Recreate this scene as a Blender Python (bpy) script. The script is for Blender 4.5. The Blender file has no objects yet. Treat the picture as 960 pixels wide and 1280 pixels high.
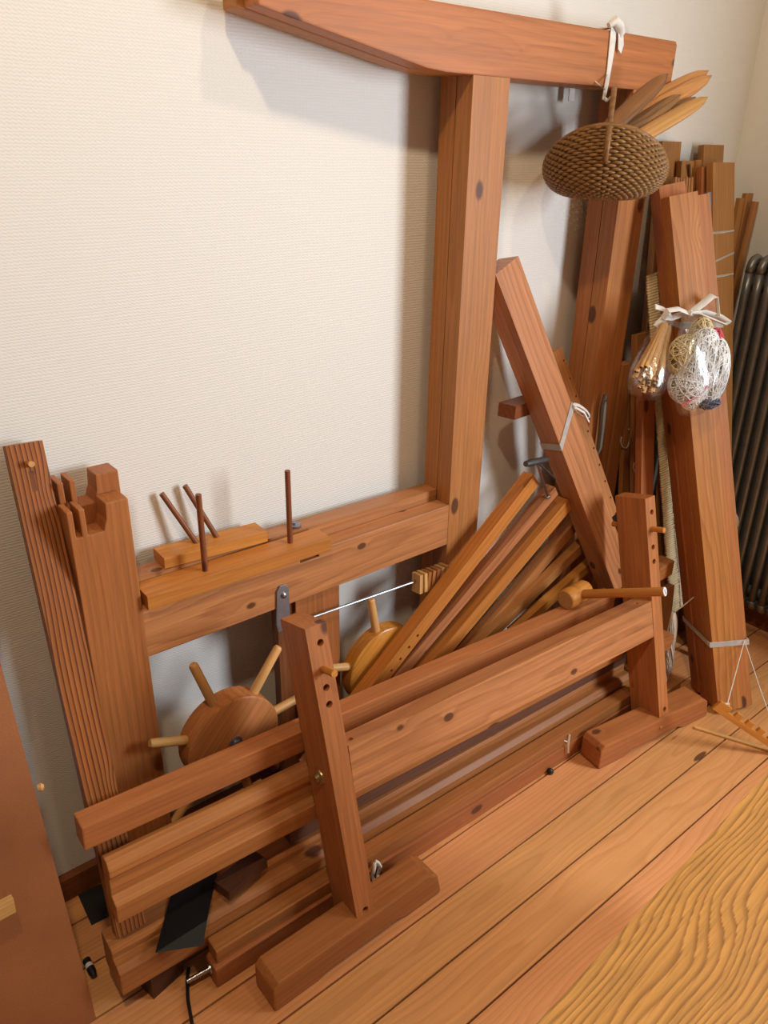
import bpy, bmesh, math, random
from mathutils import Vector, Matrix
random.seed(7)
V3 = Vector
# ------------------------------------------------------------------ camera
SC = bpy.context.scene
COL = SC.collection
FPX = 981.8
CAM = V3((0, 0, 1.5))
PITCH, YAW, ROLL = math.radians(25.05), math.radians(39.61), math.radians(1.03)
FW = V3((math.sin(YAW)*math.cos(PITCH), math.cos(YAW)*math.cos(PITCH), -math.sin(PITCH)))
_r = V3((math.cos(YAW), -math.sin(YAW), 0)); _u = _r.cross(FW)
RT = math.cos(ROLL)*_r + math.sin(ROLL)*_u
UP = -math.sin(ROLL)*_r + math.cos(ROLL)*_u
cam_d = bpy.data.cameras.new('camera'); cam = bpy.data.objects.new('camera', cam_d); COL.objects.link(cam)
cam_d.sensor_fit = 'HORIZONTAL'; cam_d.sensor_width = 36; cam_d.lens = FPX/960*36
cam_d.clip_start = .05
m = Matrix((RT, UP, -FW)).transposed().to_4x4(); m.translation = CAM
cam.matrix_world = m
SC.camera = cam
# ------------------------------------------------------------------ world, lights, exposure
w = bpy.data.worlds.new('world'); SC.world = w; w.use_nodes = True
w.node_tree.nodes['Background'].inputs[0].default_value = (1, .84, .68, 1)
w.node_tree.nodes['Background'].inputs[1].default_value = .11
def light(name, kind, loc, energy, color, target=None, **kw):
    d = bpy.data.lights.new(name, kind); d.energy = energy; d.color = color
    for k, v in kw.items(): setattr(d, k, v)
    o = bpy.data.objects.new(name, d); COL.objects.link(o); o.location = loc
    if target is not None:
        o.rotation_euler = (V3(target)-V3(loc)).to_track_quat('-Z', 'Y').to_euler()
    return o
light('ceiling_lamp', 'POINT', (-.05, .10, 3.05), 66, (1, .78, .52), shadow_soft_size=.06)
light('ceiling_lamp', 'POINT', (1.25, .0, 3.05), 24, (1, .80, .56), shadow_soft_size=.06)
light('window_daylight', 'AREA', (2.42, -.75, 1.45), 74, (.83, .915, 1), target=(-1, -.55, 1.1), shape='RECTANGLE', size=.8, size_y=1.1)
SC.view_settings.view_transform = 'Standard'; SC.view_settings.look = 'None'
SC.view_settings.exposure = 0.34; SC.view_settings.gamma = 1; SC.view_settings.use_curve_mapping = False

# ------------------------------------------------------------------ helpers
def at(px, py, x=None, y=None, z=None):
    """point of the room seen at a picture position, on the plane X=x, Y=y or Z=z"""
    d = RT*((px-480)/FPX) - UP*((py-640)/FPX) + FW
    if x is not None: t = (x-CAM.x)/d.x
    elif y is not None: t = (y-CAM.y)/d.y
    else: t = (z-CAM.z)/d.z
    return CAM + d*t
def srgb(r, g, b):
    f = lambda c: (c/255/12.92) if c <= 10 else ((c/255+.055)/1.055)**2.4
    return (f(r), f(g), f(b), 1)

class N:
    def __init__(s, name):
        s.m = bpy.data.materials.new(name); s.m.use_nodes = True
        s.t = s.m.node_tree; s.b = s.t.nodes['Principled BSDF']; s.out = s.t.nodes['Material Output']
    def n(s, typ, **kw):
        nd = s.t.nodes.new('ShaderNode'+typ)
        for k, v in kw.items(): setattr(nd, k, v)
        return nd
    def put(s, sock, v):
        if isinstance(v, bpy.types.NodeSocket): s.t.links.new(v, sock)
        else: sock.default_value = v
    def math(s, op, a, b=0.0, c=None, clamp=False):
        nd = s.n('Math', operation=op, use_clamp=clamp); s.put(nd.inputs[0], a); s.put(nd.inputs[1], b)
        if c is not None: s.put(nd.inputs[2], c)
        return nd.outputs[0]
    def vmath(s, op, a, b):
        nd = s.n('VectorMath', operation=op); s.put(nd.inputs[0], a); s.put(nd.inputs[1], b); return nd.outputs[0]
    def noise(s, vec, scale=1, detail=2, rough=.5):
        nd = s.n('TexNoise'); s.put(nd.inputs['Vector'], vec); s.put(nd.inputs['Scale'], scale)
        s.put(nd.inputs['Detail'], detail); s.put(nd.inputs['Roughness'], rough); return nd.outputs[0]
    def mix(s, f, a, b, mode='MIX'):
        nd = s.n('Mix', data_type='RGBA', blend_type=mode); s.put(nd.inputs[0], f); s.put(nd.inputs[6], a); s.put(nd.inputs[7], b)
        return nd.outputs[2]
    def ramp(s, f, stops):
        nd = s.n('ValToRGB'); cr = nd.color_ramp
        while len(cr.elements) < len(stops): cr.elements.new(.5)
        for e, (p, c) in zip(cr.elements, stops): e.position = p; e.color = c if not isinstance(c, (int, float)) else (c, c, c, 1)
        s.put(nd.inputs[0], f); return nd.outputs[0]
    def bump(s, h, strength=.3, dist=.002):
        nd = s.n('Bump'); s.put(nd.inputs['Strength'], strength); s.put(nd.inputs['Distance'], dist); s.put(nd.inputs['Height'], h)
        s.put(s.b.inputs['Normal'], nd.outputs[0])
    def fin(s, color=None, rough=None, **kw):
        if color is not None: s.put(s.b.inputs['Base Color'], color)
        if rough is not None: s.put(s.b.inputs['Roughness'], rough)
        for k, v in kw.items(): s.put(s.b.inputs[k.replace('_', ' ')], v)
        return s.m

def wood(name, light_c, dark_c, freq=130, contrast=.6, knots=.16, rough=.42, wav=.03, vary=.18, knot_c=(70, 38, 26), fib=.22, offs=.05, kscale=(4.5, 8, 8), swz=False):
    q = N(name)
    tc = q.n('TexCoord').outputs['Object']
    if swz:
        sp_ = q.n('SeparateXYZ'); q.put(sp_.inputs[0], tc); cb_ = q.n('CombineXYZ')
        for i_, j_ in ((0, 1), (1, 2), (2, 0)): q.put(cb_.inputs[i_], sp_.outputs[j_])
        tc = cb_.outputs[0]
    rnd = q.n('ObjectInfo').outputs['Random']
    off = q.n('CombineXYZ'); q.put(off.inputs[0], q.math('MULTIPLY', rnd, 37.0)); q.put(off.inputs[1], q.math('MULTIPLY', rnd, 11.3)); q.put(off.inputs[2], q.math('MULTIPLY', rnd, 23.7))
    p = q.vmath('ADD', tc, off.outputs[0])
    vor = q.n('TexVoronoi'); q.put(vor.inputs['Vector'], q.vmath('MULTIPLY', p, kscale)); q.put(vor.inputs['Scale'], 1.0)
    kd = vor.outputs['Distance']
    low = q.noise(q.vmath('MULTIPLY', p, (1.6, 6, 6)), 1, 2)
    sep = q.n('SeparateXYZ'); q.put(sep.inputs[0], tc)
    ang = q.math('MULTIPLY', rnd, 61.0)
    cy = q.math('MULTIPLY', q.math('SINE', ang), offs); cz = q.math('MULTIPLY', q.math('COSINE', ang), offs)
    yy = q.math('ADD', sep.outputs[1], cy); zz = q.math('ADD', sep.outputs[2], cz)
    r = q.math('SQRT', q.math('ADD', q.math('MULTIPLY', yy, yy), q.math('MULTIPLY', zz, zz)))
    r = q.math('ADD', r, q.math('MULTIPLY', low, wav*2))
    sw = q.math('SUBTRACT', 1.0, q.math('DIVIDE', kd, .34), clamp=True)
    r = q.math('ADD', r, q.math('MULTIPLY', q.math('MULTIPLY', sw, sw), .016))
    fine = q.noise(q.vmath('MULTIPLY', p, (5, 160, 160)), 1, 3, .6)
    ph = q.math('FRACT', q.math('ADD', q.math('MULTIPLY', r, freq), q.math('MULTIPLY', fine, .25)))
    band = q.ramp(ph, [(0, .05), (.55, .35), (.86, 1), (1, .05)])
    band = q.math('MULTIPLY', band, contrast)
    col = q.mix(band, srgb(*light_c), srgb(*dark_c))
    strk = q.noise(q.vmath('MULTIPLY', p, (.8, 22, 22)), 1, 2)
    col = q.mix(1.0, col, q.ramp(strk, [(.3, .90), (.7, 1.06)]), 'MULTIPLY')
    f2 = q.ramp(fine, [(.3, 1-fib), (.7, 1+fib*.4)])
    col = q.mix(1.0, col, f2, 'MULTIPLY')
    br = q.math('ADD', 1-vary/2, q.math('MULTIPLY', q.math('FRACT', q.math('MULTIPLY', rnd, 7.77)), vary))
    hsv = q.n('HueSaturation'); q.put(hsv.inputs['Color'], col); q.put(hsv.inputs['Value'], br); q.put(hsv.inputs['Hue'], q.math('ADD', .497, q.math('MULTIPLY', q.math('FRACT', q.math('MULTIPLY', rnd, 3.3)), .010)))
    col = hsv.outputs[0]
    if knots > 0:
        kn = q.ramp(kd, [(knots*.72, 1), (knots, 0)])
        col = q.mix(q.math('MULTIPLY', kn, .85), col, srgb(*knot_c))
    q.bump(q.math('ADD', q.math('MULTIPLY', band, .6), fine), .12, .0008)
    return q.fin(col, q.math('ADD', rough-.06, q.math('MULTIPLY', fine, .15)), Specular_IOR_Level=.3)
M = {}
M['pine'] = wood('oiled_pine', (183, 116, 65), (146, 83, 42), 80, .30, knots=.12, rough=.48)
M['pine_red'] = wood('reddish_pine', (174, 106, 60), (138, 74, 39), 75, .30, knots=.11)
M['pine_pink'] = wood('faded_pine', (192, 126, 80), (146, 84, 48), 50, .5, knots=.115, wav=.05, rough=.36, kscale=(7, 11, 11))
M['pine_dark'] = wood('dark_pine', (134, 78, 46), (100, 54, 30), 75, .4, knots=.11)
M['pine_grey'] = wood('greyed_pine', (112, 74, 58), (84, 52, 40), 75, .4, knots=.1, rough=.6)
M['pine_orange'] = wood('orange_pine', (206, 132, 60), (168, 94, 38), 80, .32, knots=.1)
M['stripe'] = wood('striped_pine', (178, 104, 56), (78, 32, 18), 135, 1.0, knots=0, wav=.02, offs=.25)
M['tight'] = wood('tight_grained_pine', (206, 134, 74), (150, 82, 38), 220, .5, knots=0, wav=.012, offs=.2)
M['light'] = wood('light_birch', (214, 162, 100), (188, 130, 70), 90, .3, knots=0)
M['slat'] = wood('slat_wood', (174, 118, 66), (142, 90, 46), 90, .35, knots=.06)
M['disc'] = wood('wheel_face_grain', (192, 124, 72), (150, 86, 44), 60, .4, knots=.08, swz=True)
M['disc_gloss'] = wood('glossy_wheel_face', (206, 132, 58), (166, 94, 38), 60, .4, knots=.08, rough=.24, swz=True)
M['dark_block'] = wood('walnut_stained', (84, 48, 32), (56, 30, 20), 120, .4, knots=0)
M['shuttle'] = wood('shuttle_wood', (208, 150, 92), (174, 112, 60), 100, .4, knots=0)
M['shuttle_dark'] = wood('dark_shuttle_wood', (150, 104, 64), (96, 62, 38), 100, .6, knots=0)
M['floor'] = wood('floor_pine', (220, 154, 98), (186, 116, 66), 100, .40, knots=.075, fib=.1, rough=.36, wav=.045, vary=.10, offs=.07, kscale=(2.2, 9, 9))
def oak():
    q = N('oak'); tc = q.n('TexCoord').outputs['Object']
    low = q.noise(q.vmath('MULTIPLY', tc, (1.6, 5, 5)), 1, 3)
    sep = q.n('SeparateXYZ'); q.put(sep.inputs[0], tc)
    r = q.math('ADD', q.math('MULTIPLY', q.math('ADD', sep.outputs[1], sep.outputs[2]), .55), q.math('MULTIPLY', low, .10))
    fine = q.noise(q.vmath('MULTIPLY', tc, (10, 300, 300)), 1, 4, .65)
    ph = q.math('FRACT', q.math('ADD', q.math('MULTIPLY', r, 215), q.math('MULTIPLY', fine, .8)))
    band = q.ramp(ph, [(0, .1), (.5, .25), (.85, 1), (1, .1)])
    col = q.mix(q.math('MULTIPLY', band, .85), srgb(206, 148, 76), srgb(140, 88, 36))
    col = q.mix(1.0, col, q.ramp(fine, [(.35, .72), (.6, 1.05)]), 'MULTIPLY')
    q.bump(q.math('ADD', q.math('MULTIPLY', band, .2), fine), .06, .0005)
    return q.fin(col, .38)
M['oak'] = oak()
def plain(name, c, rough=.5, metal=0, **kw):
    q = N(name); tc = q.n('TexCoord').outputs['Object']
    nz = q.noise(tc, 40, 3)
    col = q.mix(1.0, srgb(*c), q.ramp(nz, [(.3, .86), (.7, 1.06)]), 'MULTIPLY')
    return q.fin(col, rough, Metallic=metal, **kw)
M['metal'] = plain('steel', (170, 172, 176), .32, 1)
M['zinc'] = plain('zinc_plated', (150, 156, 166), .42, .85)
M['iron'] = plain('dark_iron', (88, 86, 84), .45, .7)
M['hook'] = plain('worn_hook_metal', (120, 114, 106), .5, .5)
M['brass'] = plain('brass_bolt', (176, 156, 110), .35, .9)
M['radiator'] = plain('graphite_radiator', (128, 126, 122), .34, .55)
M['black_card'] = plain('black_card', (30, 27, 27), .5)
M['black'] = plain('black_rubber', (24, 22, 22), .4)
M['cloth'] = plain('white_cotton', (232, 226, 218), .8)
M['string'] = plain('cotton_string', (222, 212, 196), .8)
M['cream'] = plain('cream_reed', (222, 202, 160), .6)
M['yarn_cream'] = plain('cream_yarn', (226, 206, 160), .8)
M['yarn_white'] = plain('white_yarn', (236, 234, 232), .8)
M['yarn_pink'] = plain('pink_yarn', (216, 84, 100), .8)
M['yarn_blue'] = plain('dark_yarn', (92, 92, 112), .8)
M['white'] = plain('white_paint', (228, 226, 224), .5)
M['ink'] = plain('dark_ink', (50, 46, 46), .6)
M['endgrain'] = wood('beech_endgrain', (196, 148, 96), (150, 100, 56), 300, .6, knots=0, offs=.01)
M['wicker'] = wood('wicker', (152, 108, 66), (104, 68, 38), 60, .5, knots=0, rough=.4)
M['wicker_dark'] = wood('dark_wicker', (116, 80, 48), (80, 52, 30), 60, .5, knots=0, rough=.4)
def hardboard():
    q = N('hardboard'); tc = q.n('TexCoord').outputs['Object']
    nz = q.noise(tc, 3.5, 4); sp = q.noise(tc, 420, 2)
    col = q.mix(q.ramp(nz, [(.3, 0), (.75, 1)]), srgb(168, 108, 66), srgb(138, 84, 50))
    col = q.mix(1.0, col, q.ramp(sp, [(.3, .86), (.7, 1.1)]), 'MULTIPLY')
    return q.fin(col, .5)
M['hardboard'] = hardboard()
def wallpaper():
    q = N('woven_wallpaper'); tc = q.n('TexCoord').outputs['Object']
    d = q.noise(q.vmath('MULTIPLY', tc, (9, 9, 60)), 1, 2)
    sep = q.n('SeparateXYZ'); q.put(sep.inputs[0], tc)
    xs = q.math('ADD', sep.outputs[0], sep.outputs[1])
    row = q.math('SINE', q.math('ADD', q.math('MULTIPLY', sep.outputs[2], 6.283*190), q.math('MULTIPLY', d, 9.0)))
    colw = q.math('SINE', q.math('ADD', q.math('MULTIPLY', xs, 6.283*120), q.math('MULTIPLY', q.noise(tc, 60, 2), 7.0)))
    h = q.math('ADD', q.math('MULTIPLY', row, .6), q.math('MULTIPLY', q.math('MULTIPLY', row, colw), .5))
    q.bump(h, .22, .0012)
    return q.fin(srgb(226, 222, 214), .62)
M['wall'] = wallpaper()
def plastic():
    q = N('clear_plastic')
    tr = q.n('BsdfTransparent'); tr.inputs[0].default_value = (.97, .97, .97, 1)
    gl = q.n('BsdfGlossy'); gl.inputs['Roughness'].default_value = .22; gl.inputs['Color'].default_value = (.95, .97, 1, 1)
    nz = q.noise(q.vmath('MULTIPLY', q.n('TexCoord').outputs['Object'], (26, 26, 12)), 1, 3)
    bp = q.n('Bump'); bp.inputs['Strength'].default_value = .9; bp.inputs['Distance'].default_value = .006; q.put(bp.inputs['Height'], nz)
    q.put(gl.inputs['Normal'], bp.outputs[0])
    mx = q.n('MixShader'); q.put(mx.inputs[0], .15); q.t.links.new(tr.outputs[0], mx.inputs[1]); q.t.links.new(gl.outputs[0], mx.inputs[2])
    q.t.links.new(mx.outputs[0], q.out.inputs['Surface']); return q.m
M['plastic'] = plastic()

# ---- scene-graph helpers
WM = {}
def thing(name, label, cat, loc=(0, 0, 0), group=None):
    o = bpy.data.objects.new(name, None); COL.objects.link(o); o.empty_display_size = .05
    o.location = loc; WM[o.name] = Matrix.Translation(V3(loc)); return tag(o, label, cat, group)
def tag(o, label, cat=None, group=None):
    o['label'] = label
    if cat: o['category'] = cat
    if group: o['group'] = group
    return o
def place(o, mat, parent=None):
    WM[o.name] = mat.copy()
    if parent is not None:
        o.parent = parent; o.matrix_parent_inverse = WM[parent.name].inverted()
    o.matrix_basis = mat
    return o
def obj(name, bm, mat, parent=None, mw=None, smooth=False):
    me = bpy.data.meshes.new(name)
    bmesh.ops.recalc_face_normals(bm, faces=bm.faces)
    bm.to_mesh(me); bm.free()
    me.materials.append(M[mat] if isinstance(mat, str) else mat)
    if smooth:
        for f in me.polygons: f.use_smooth = True
    o = bpy.data.objects.new(name, me); COL.objects.link(o)
    return place(o, mw or Matrix.Identity(4), parent)
def bevel(bm, w, seg=2):
    if w <= 0: return
    es = [e for e in bm.edges if len(e.link_faces) == 2 and e.calc_face_angle(0) > .5]
    bmesh.ops.bevel(bm, geom=es, offset=w, segments=seg, affect='EDGES', profile=.6, clamp_overlap=True)
def frame(o, ex, ey, ez):
    mt = Matrix((ex, ey, ez)).transposed().to_4x4(); mt.translation = o; return mt
def cut(o, holes):
    """drill round holes: (centre, axis, radius, length) in the object's own coordinates"""
    bm = bmesh.new()
    for c, ax, r, ln in holes:
        q = V3(ax).to_track_quat('Z', 'Y').to_matrix().to_4x4(); q.translation = V3(c)
        bmesh.ops.create_cone(bm, cap_ends=True, segments=14, radius1=r, radius2=r, depth=ln, matrix=q)
    me = bpy.data.meshes.new('drill'); bm.to_mesh(me); bm.free()
    c = bpy.data.objects.new('drill', me); COL.objects.link(c)
    s = bpy.data.objects.new('body', o.data); COL.objects.link(s)
    md = s.modifiers.new('b', 'BOOLEAN'); md.operation = 'DIFFERENCE'; md.solver = 'EXACT'; md.object = c
    dg = bpy.context.evaluated_depsgraph_get()
    new = bpy.data.meshes.new_from_object(s.evaluated_get(dg))
    new.name = o.data.name
    bpy.data.objects.remove(s); bpy.data.objects.remove(c)
    o.data = new
    return o
def box(name, parent, A, B, U, Vv, mat, bev=.003):
    """timber whose edge runs A to B and whose section spans U and Vv; grain along the edge"""
    A, B, U, Vv = V3(A), V3(B), V3(U), V3(Vv)
    L = (B-A).length; ex = (B-A)/L
    lu, lv = U.length, Vv.length
    eu = U-ex*U.dot(ex); eu.normalize()
    ev = Vv-ex*Vv.dot(ex)-eu*Vv.dot(eu); ev.normalize()
    if ex.cross(eu).dot(ev) < 0: eu, ev, lu, lv = ev, eu, lv, lu
    bm = bmesh.new()
    vs = [bm.verts.new((x*L, y*lu, z*lv)) for x in (0, 1) for y in (0, 1) for z in (0, 1)]
    for f in ((0, 1, 3, 2), (4, 6, 7, 5), (0, 4, 5, 1), (2, 3, 7, 6), (0, 2, 6, 4), (1, 5, 7, 3)): bm.faces.new([vs[i] for i in f])
    bevel(bm, bev)
    return obj(name, bm, mat, parent, frame(A, ex, eu, ev))
def prism(name, parent, poly, depth, mw, mat, bev=.003, axis='z'):
    """polygon extruded along local z (polygon in x,y) or local x (polygon in y,z)"""
    bm = bmesh.new()
    if axis == 'z': mk = lambda p, t: (p[0], p[1], t)
    else: mk = lambda p, t: (t, p[0], p[1])
    a = [bm.verts.new(mk(p, 0)) for p in poly]; b = [bm.verts.new(mk(p, depth)) for p in poly]
    bm.faces.new(a); bm.faces.new(b[::-1]); n = len(poly)
    for i in range(n): bm.faces.new((a[i], a[(i+1) % n], b[(i+1) % n], b[i]))
    bmesh.ops.recalc_face_normals(bm, faces=bm.faces)
    bevel(bm, bev)
    return obj(name, bm, mat, parent, mw)
def add_tube(bm, pts, rad, seg=8, closed=False, flat=None):
    pts = [V3(p) for p in pts]; n = len(pts)
    if not hasattr(rad, '__len__'): rad = [rad]*n
    rings = []; up = None
    for i, p in enumerate(pts):
        if closed: t = pts[(i+1) % n]-pts[i-1]
        else: t = pts[min(i+1, n-1)]-pts[max(i-1, 0)]
        t.normalize()
        if up is None:
            up = t.cross(V3((0, 0, 1)) if abs(t.z) < .9 else V3((1, 0, 0))).normalized()
        up = (up-t*up.dot(t)).normalized(); sd = t.cross(up)
        k = flat or 1
        rings.append([bm.verts.new(p+(up*math.cos(a)+sd*math.sin(a)*k)*rad[i]) for a in [j*2*math.pi/seg for j in range(seg)]])
    for i in range(n if closed else n-1):
        a, b = rings[i], rings[(i+1) % n]
        for j in range(seg): bm.faces.new((a[j], a[(j+1) % seg], b[(j+1) % seg], b[j]))
    if not closed:
        bm.faces.new(rings[0][::-1]); bm.faces.new(rings[-1])
    return bm
def tube(name, parent, pts, rad, mat, seg=10, closed=False, smooth=True, flat=None):
    """rod or cord; local x runs along it"""
    pts = [V3(p) for p in pts]
    ex = (pts[-1]-pts[0]) if not closed else V3((1, 0, 0))
    if ex.length < 1e-6: ex = V3((1, 0, 0))
    ex.normalize(); ey = ex.orthogonal().normalized(); mt = frame(pts[0], ex, ey, ex.cross(ey)); inv = mt.inverted()
    bm = add_tube(bmesh.new(), [inv @ p for p in pts], rad, seg, closed, flat)
    o = obj(name, bm, mat, parent, mt, smooth)
    if smooth: crease(o)
    return o
def crease(o, ang=.7):
    bm = bmesh.new(); bm.from_mesh(o.data)
    for e in bm.edges:
        if len(e.link_faces) == 2 and e.calc_face_angle(0) > ang: e.smooth = False
    bm.to_mesh(o.data); bm.free()
def lathe(name, parent, prof, o, axis, mat, seg=36):
    """profile (t, r) turned about an axis from o; local x is the axis"""
    ex = V3(axis).normalized(); ey = ex.orthogonal().normalized(); mt = frame(V3(o), ex, ey, ex.cross(ey))
    bm = bmesh.new(); rings = []
    for t, r in prof:
        rings.append([bm.verts.new((t, r*math.cos(a), r*math.sin(a))) for a in [j*2*math.pi/seg for j in range(seg)]])
    for a, b in zip(rings, rings[1:]):
        for j in range(seg): bm.faces.new((a[j], a[(j+1) % seg], b[(j+1) % seg], b[j]))
    bm.faces.new(rings[0]); bm.faces.new(rings[-1])
    ob = obj(name, bm, mat, parent, mt, True); crease(ob); return ob
X, Y, Z = V3((1, 0, 0)), V3((0, 1, 0)), V3((0, 0, 1))

# ------------------------------------------------------------------ setting
def struct(o): o['kind'] = 'structure'; return o
WALL = 1.36
struct(box('wall_back', None, (-1.6, WALL, -.05), (2.6, WALL, -.05), (0, .1, 0), (0, 0, 2.95), 'wall', 0))
struct(box('wall_right', None, (2.5, -1.6, -.05), (2.5, WALL, -.05), (.1, 0, 0), (0, 0, 2.95), 'wall', 0))
fl = struct(box('floor', None, (-1.6, -1.6, -.06), (2.5, -1.6, -.06), (0, 2.96, 0), (0, 0, .04), 'black', 0))
PW = .1112
first = None
for k in range(-4, 23):
    y1 = .9425+.1112*4-PW*k-.0023; y0 = y1-PW+.0046
    if y0 >= WALL: continue
    if first is None or y1 > WALL-.001:
        pl = box('floorboard', fl, (-1.6, y0, -.022), (2.5, y0, -.022), (0, min(y1, WALL)-y0, 0), (0, 0, .022), 'floor', .0012)
        if y1 <= WALL: first = pl
    else:
        pl = bpy.data.objects.new('floorboard', first.data); COL.objects.link(pl)
        place(pl, Matrix.Translation((-1.6, y0, -.022)) @ (WM[first.name].to_3x3().to_4x4()), fl)
struct(box('baseboard_back', None, (-1.6, 1.34, 0), (2.5, 1.34, 0), (0, .02, 0), (0, 0, .06), 'pine_dark', .004))
struct(box('baseboard_right', None, (2.48, -1.6, 0), (2.48, 1.34, 0), (.02, 0, 0), (0, 0, .06), 'pine_dark', .004))

# ------------------------------------------------------------------ the two loom side frames against the wall
def side_frame(label, y0, dz, dx, rear):
    T = .045
    t = thing('loom_side_frame', label, 'loom frame', (1.28, y0+T/2, 0), 'loom side frames stacked against the wall')
    h = .938+dz
    bot = 0
    P = [(bot, .343), (bot, .449), (h, .449), (h, .409), (h-.03, .407), (h-.05, .400), (h-.05, .373), (h, .373), (h, .363), (h-.05, .363), (h-.05, .353), (h, .353), (h, .343)]
    P = [(a, -(b+dx)) for a, b in P]
    prism('notched_post', t, P, T, frame(V3((0, y0, 0)), Z, -X, Y), 'pine_red', .0022)
    for xa, xb in ((1.232, 1.336), (1.757, 1.868)):
        box('post', t, (xa, y0, 0), (xa, y0, 1.626), (xb-xa, 0, 0), (0, T, 0), 'pine', .003)
    xl = .755-.012*rear
    P = [(0, .068), (1.11-xl, .004), (1.16-xl, 0), (1.905-xl, 0), (1.907-xl, .1), (1.9-xl, .108), (0, .112)]
    prism('top_beam', t, P, T, frame(V3((xl, y0+T, 1.626)), X, Z, -Y) @ Matrix.Identity(4), 'pine', .003)
    zr = .604+.04*rear
    if rear: box('side_rail', t, (.447+dx, y0, zr), (1.232, y0, zr-.018), (0, T, 0), (0, 0, .108), 'pine_pink', .003)
    else: prism('side_rail', t, [(0, 0), (.786, -.004), (.786, .104), (.400, .106), (.400, .088), (.352, .088), (.352, .107), (0, .108)], T, frame(V3((.446, y0+T, zr)), X, Z, -Y), 'pine_pink', .0025)
    if not rear:
        box('lower_post', t, (.79, y0+.012, .02), (.79, y0+.012, zr), (.118, 0, 0), (0, .03, 0), 'pine_red', .003)
        box('lower_post', t, (.748, y0+.02, .02), (.748, y0+.02, zr), (.041, 0, 0), (0, .025, 0), 'pine_dark', .003)
        la = prism('latch_plate', t, [(0, 0), (.02, -.004), (.1, 0), (.112, .008), (.112, .022), (.1, .03), (0, .03)], .004, frame(V3((.735, y0-.001, .545)), Z, X, Y) @ Matrix.Translation((0, 0, -.003)), 'zinc', .001)
        lathe('screw', la, [(0, .006), (.003, .006), (.005, .003)], (.751, y0-.004, .632), -Y, 'metal', 12)
        hk = tube('hook_bar', t, [at(757, 493, y=1.225), at(754, 510, y=1.222), at(752, 535, y=1.222), at(749, 560, y=1.222), at(744, 571, y=1.225)], [.007, .012, .011, .010, .006], 'hook', 8, flat=.8)
        lathe('screw', hk, [(0, .004), (.004, .004)], at(757, 500, y=1.214), -Y, 'metal', 10)
    else:
        lathe('bolt_washer', t, [(0, .014), (.003, .014), (.004, .006), (.008, .006)], (.83, y0+.02, zr+.102), Z, 'zinc', 16)
        for xx in (1.2, 1.83):
            lathe('screw', t, [(0, .004), (.012, .004)], (xx, y0+.02, 1.734), Z, 'iron', 8)
    return t
side_frame('pine loom side frame in front, with overhanging top beam, rail and metal latch', 1.24, 0, 0, 0)
side_frame('pine loom side frame behind its twin, pressed against the wallpaper', 1.287, .036, .006, 1)

# ------------------------------------------------------------------ footed frame that leans back (two posts, feet and crossbeam)
TH = math.radians(14.5)
vv = V3((0, math.sin(TH), math.cos(TH))); vb = V3((0, math.cos(TH), -math.sin(TH)))
ex1 = V3((.9997, -.026, 0))
O1 = V3((.69, .849, 0))
def fr(x, d, v): return O1+ex1*(x-.69)+vb*d+vv*v
ff = thing('footed_frame', 'leaning pine loom frame of two footed posts with peg holes and thick crossbeam', 'loom frame', (1.2, .88, 0))
def footed_post(xa, xb, holes, pegv, foot, v1):
    D = .093
    p = box('post', ff, fr(xa, 0, .045), fr(xa, 0, v1), ex1*(xb-xa), vb*D, 'pine', .003)
    imw = WM[p.name].inverted()
    cut(p, [(imw @ fr((xa+xb)/2+ox, 0, hv), (imw.to_3x3() @ vb),   .0072, .05) for hv, ox in holes])
    tube('peg', p, [fr((xa+xb)/2+.002, -.035, pegv), fr((xa+xb)/2, D+.028, pegv)], .0074, 'pine_orange', 12)
    return p
p1 = footed_post(.667, .713, [(.676, .004), (.585, 0), (.55, 0), (.085, 0)], .623, 0, .712)
p2 = footed_post(1.70, 1.742, [(.665, .004), (.57, 0), (.53, 0), (.095, .004)], .62, 0, .706)
lathe('bolt', p1, [(0, .017), (.003, .016), (.005, .010), (.013, .009)], fr(.668, .048, .385), -X, 'brass', 18)
lathe('plug', p1, [(0, .008), (.001, .008)], fr(.692, 0, .062), -vb, 'dark_block', 12)
cb = box('crossbeam', ff, fr(.713, .001, .345), fr(1.701, .001, .322), vv*.103, vb*.05, 'pine_pink', .003)
imw = WM[cb.name].inverted()
cut(cb, [(imw @ fr(x, .022, .444-.022*(x > 1)), imw.to_3x3() @ vv, .006, .05) for x in (.735, 1.665)])
def foot(x0, x1, y0, rot):
    L = x1-x0
    P = [(0, .006), (.006, 0), (.10, 0), (.125, .012), (L-.125, .012), (L-.10, 0), (L-.004, 0), (L, .01), (L-.012, .06), (L-.035, .076), (.012, .076), (0, .064)]
    ex = V3((math.cos(rot), math.sin(rot), 0)); ey = V3((-math.sin(rot), math.cos(rot), 0))
    return prism('foot', ff, P, .07, frame(V3((x0, y0, 0))+ey*.07, ex, Z, -ey), 'pine_red', .004)
foot(.458, .888, .852, 0)
foot(1.475, 1.912, .868, math.radians(-8))

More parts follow.
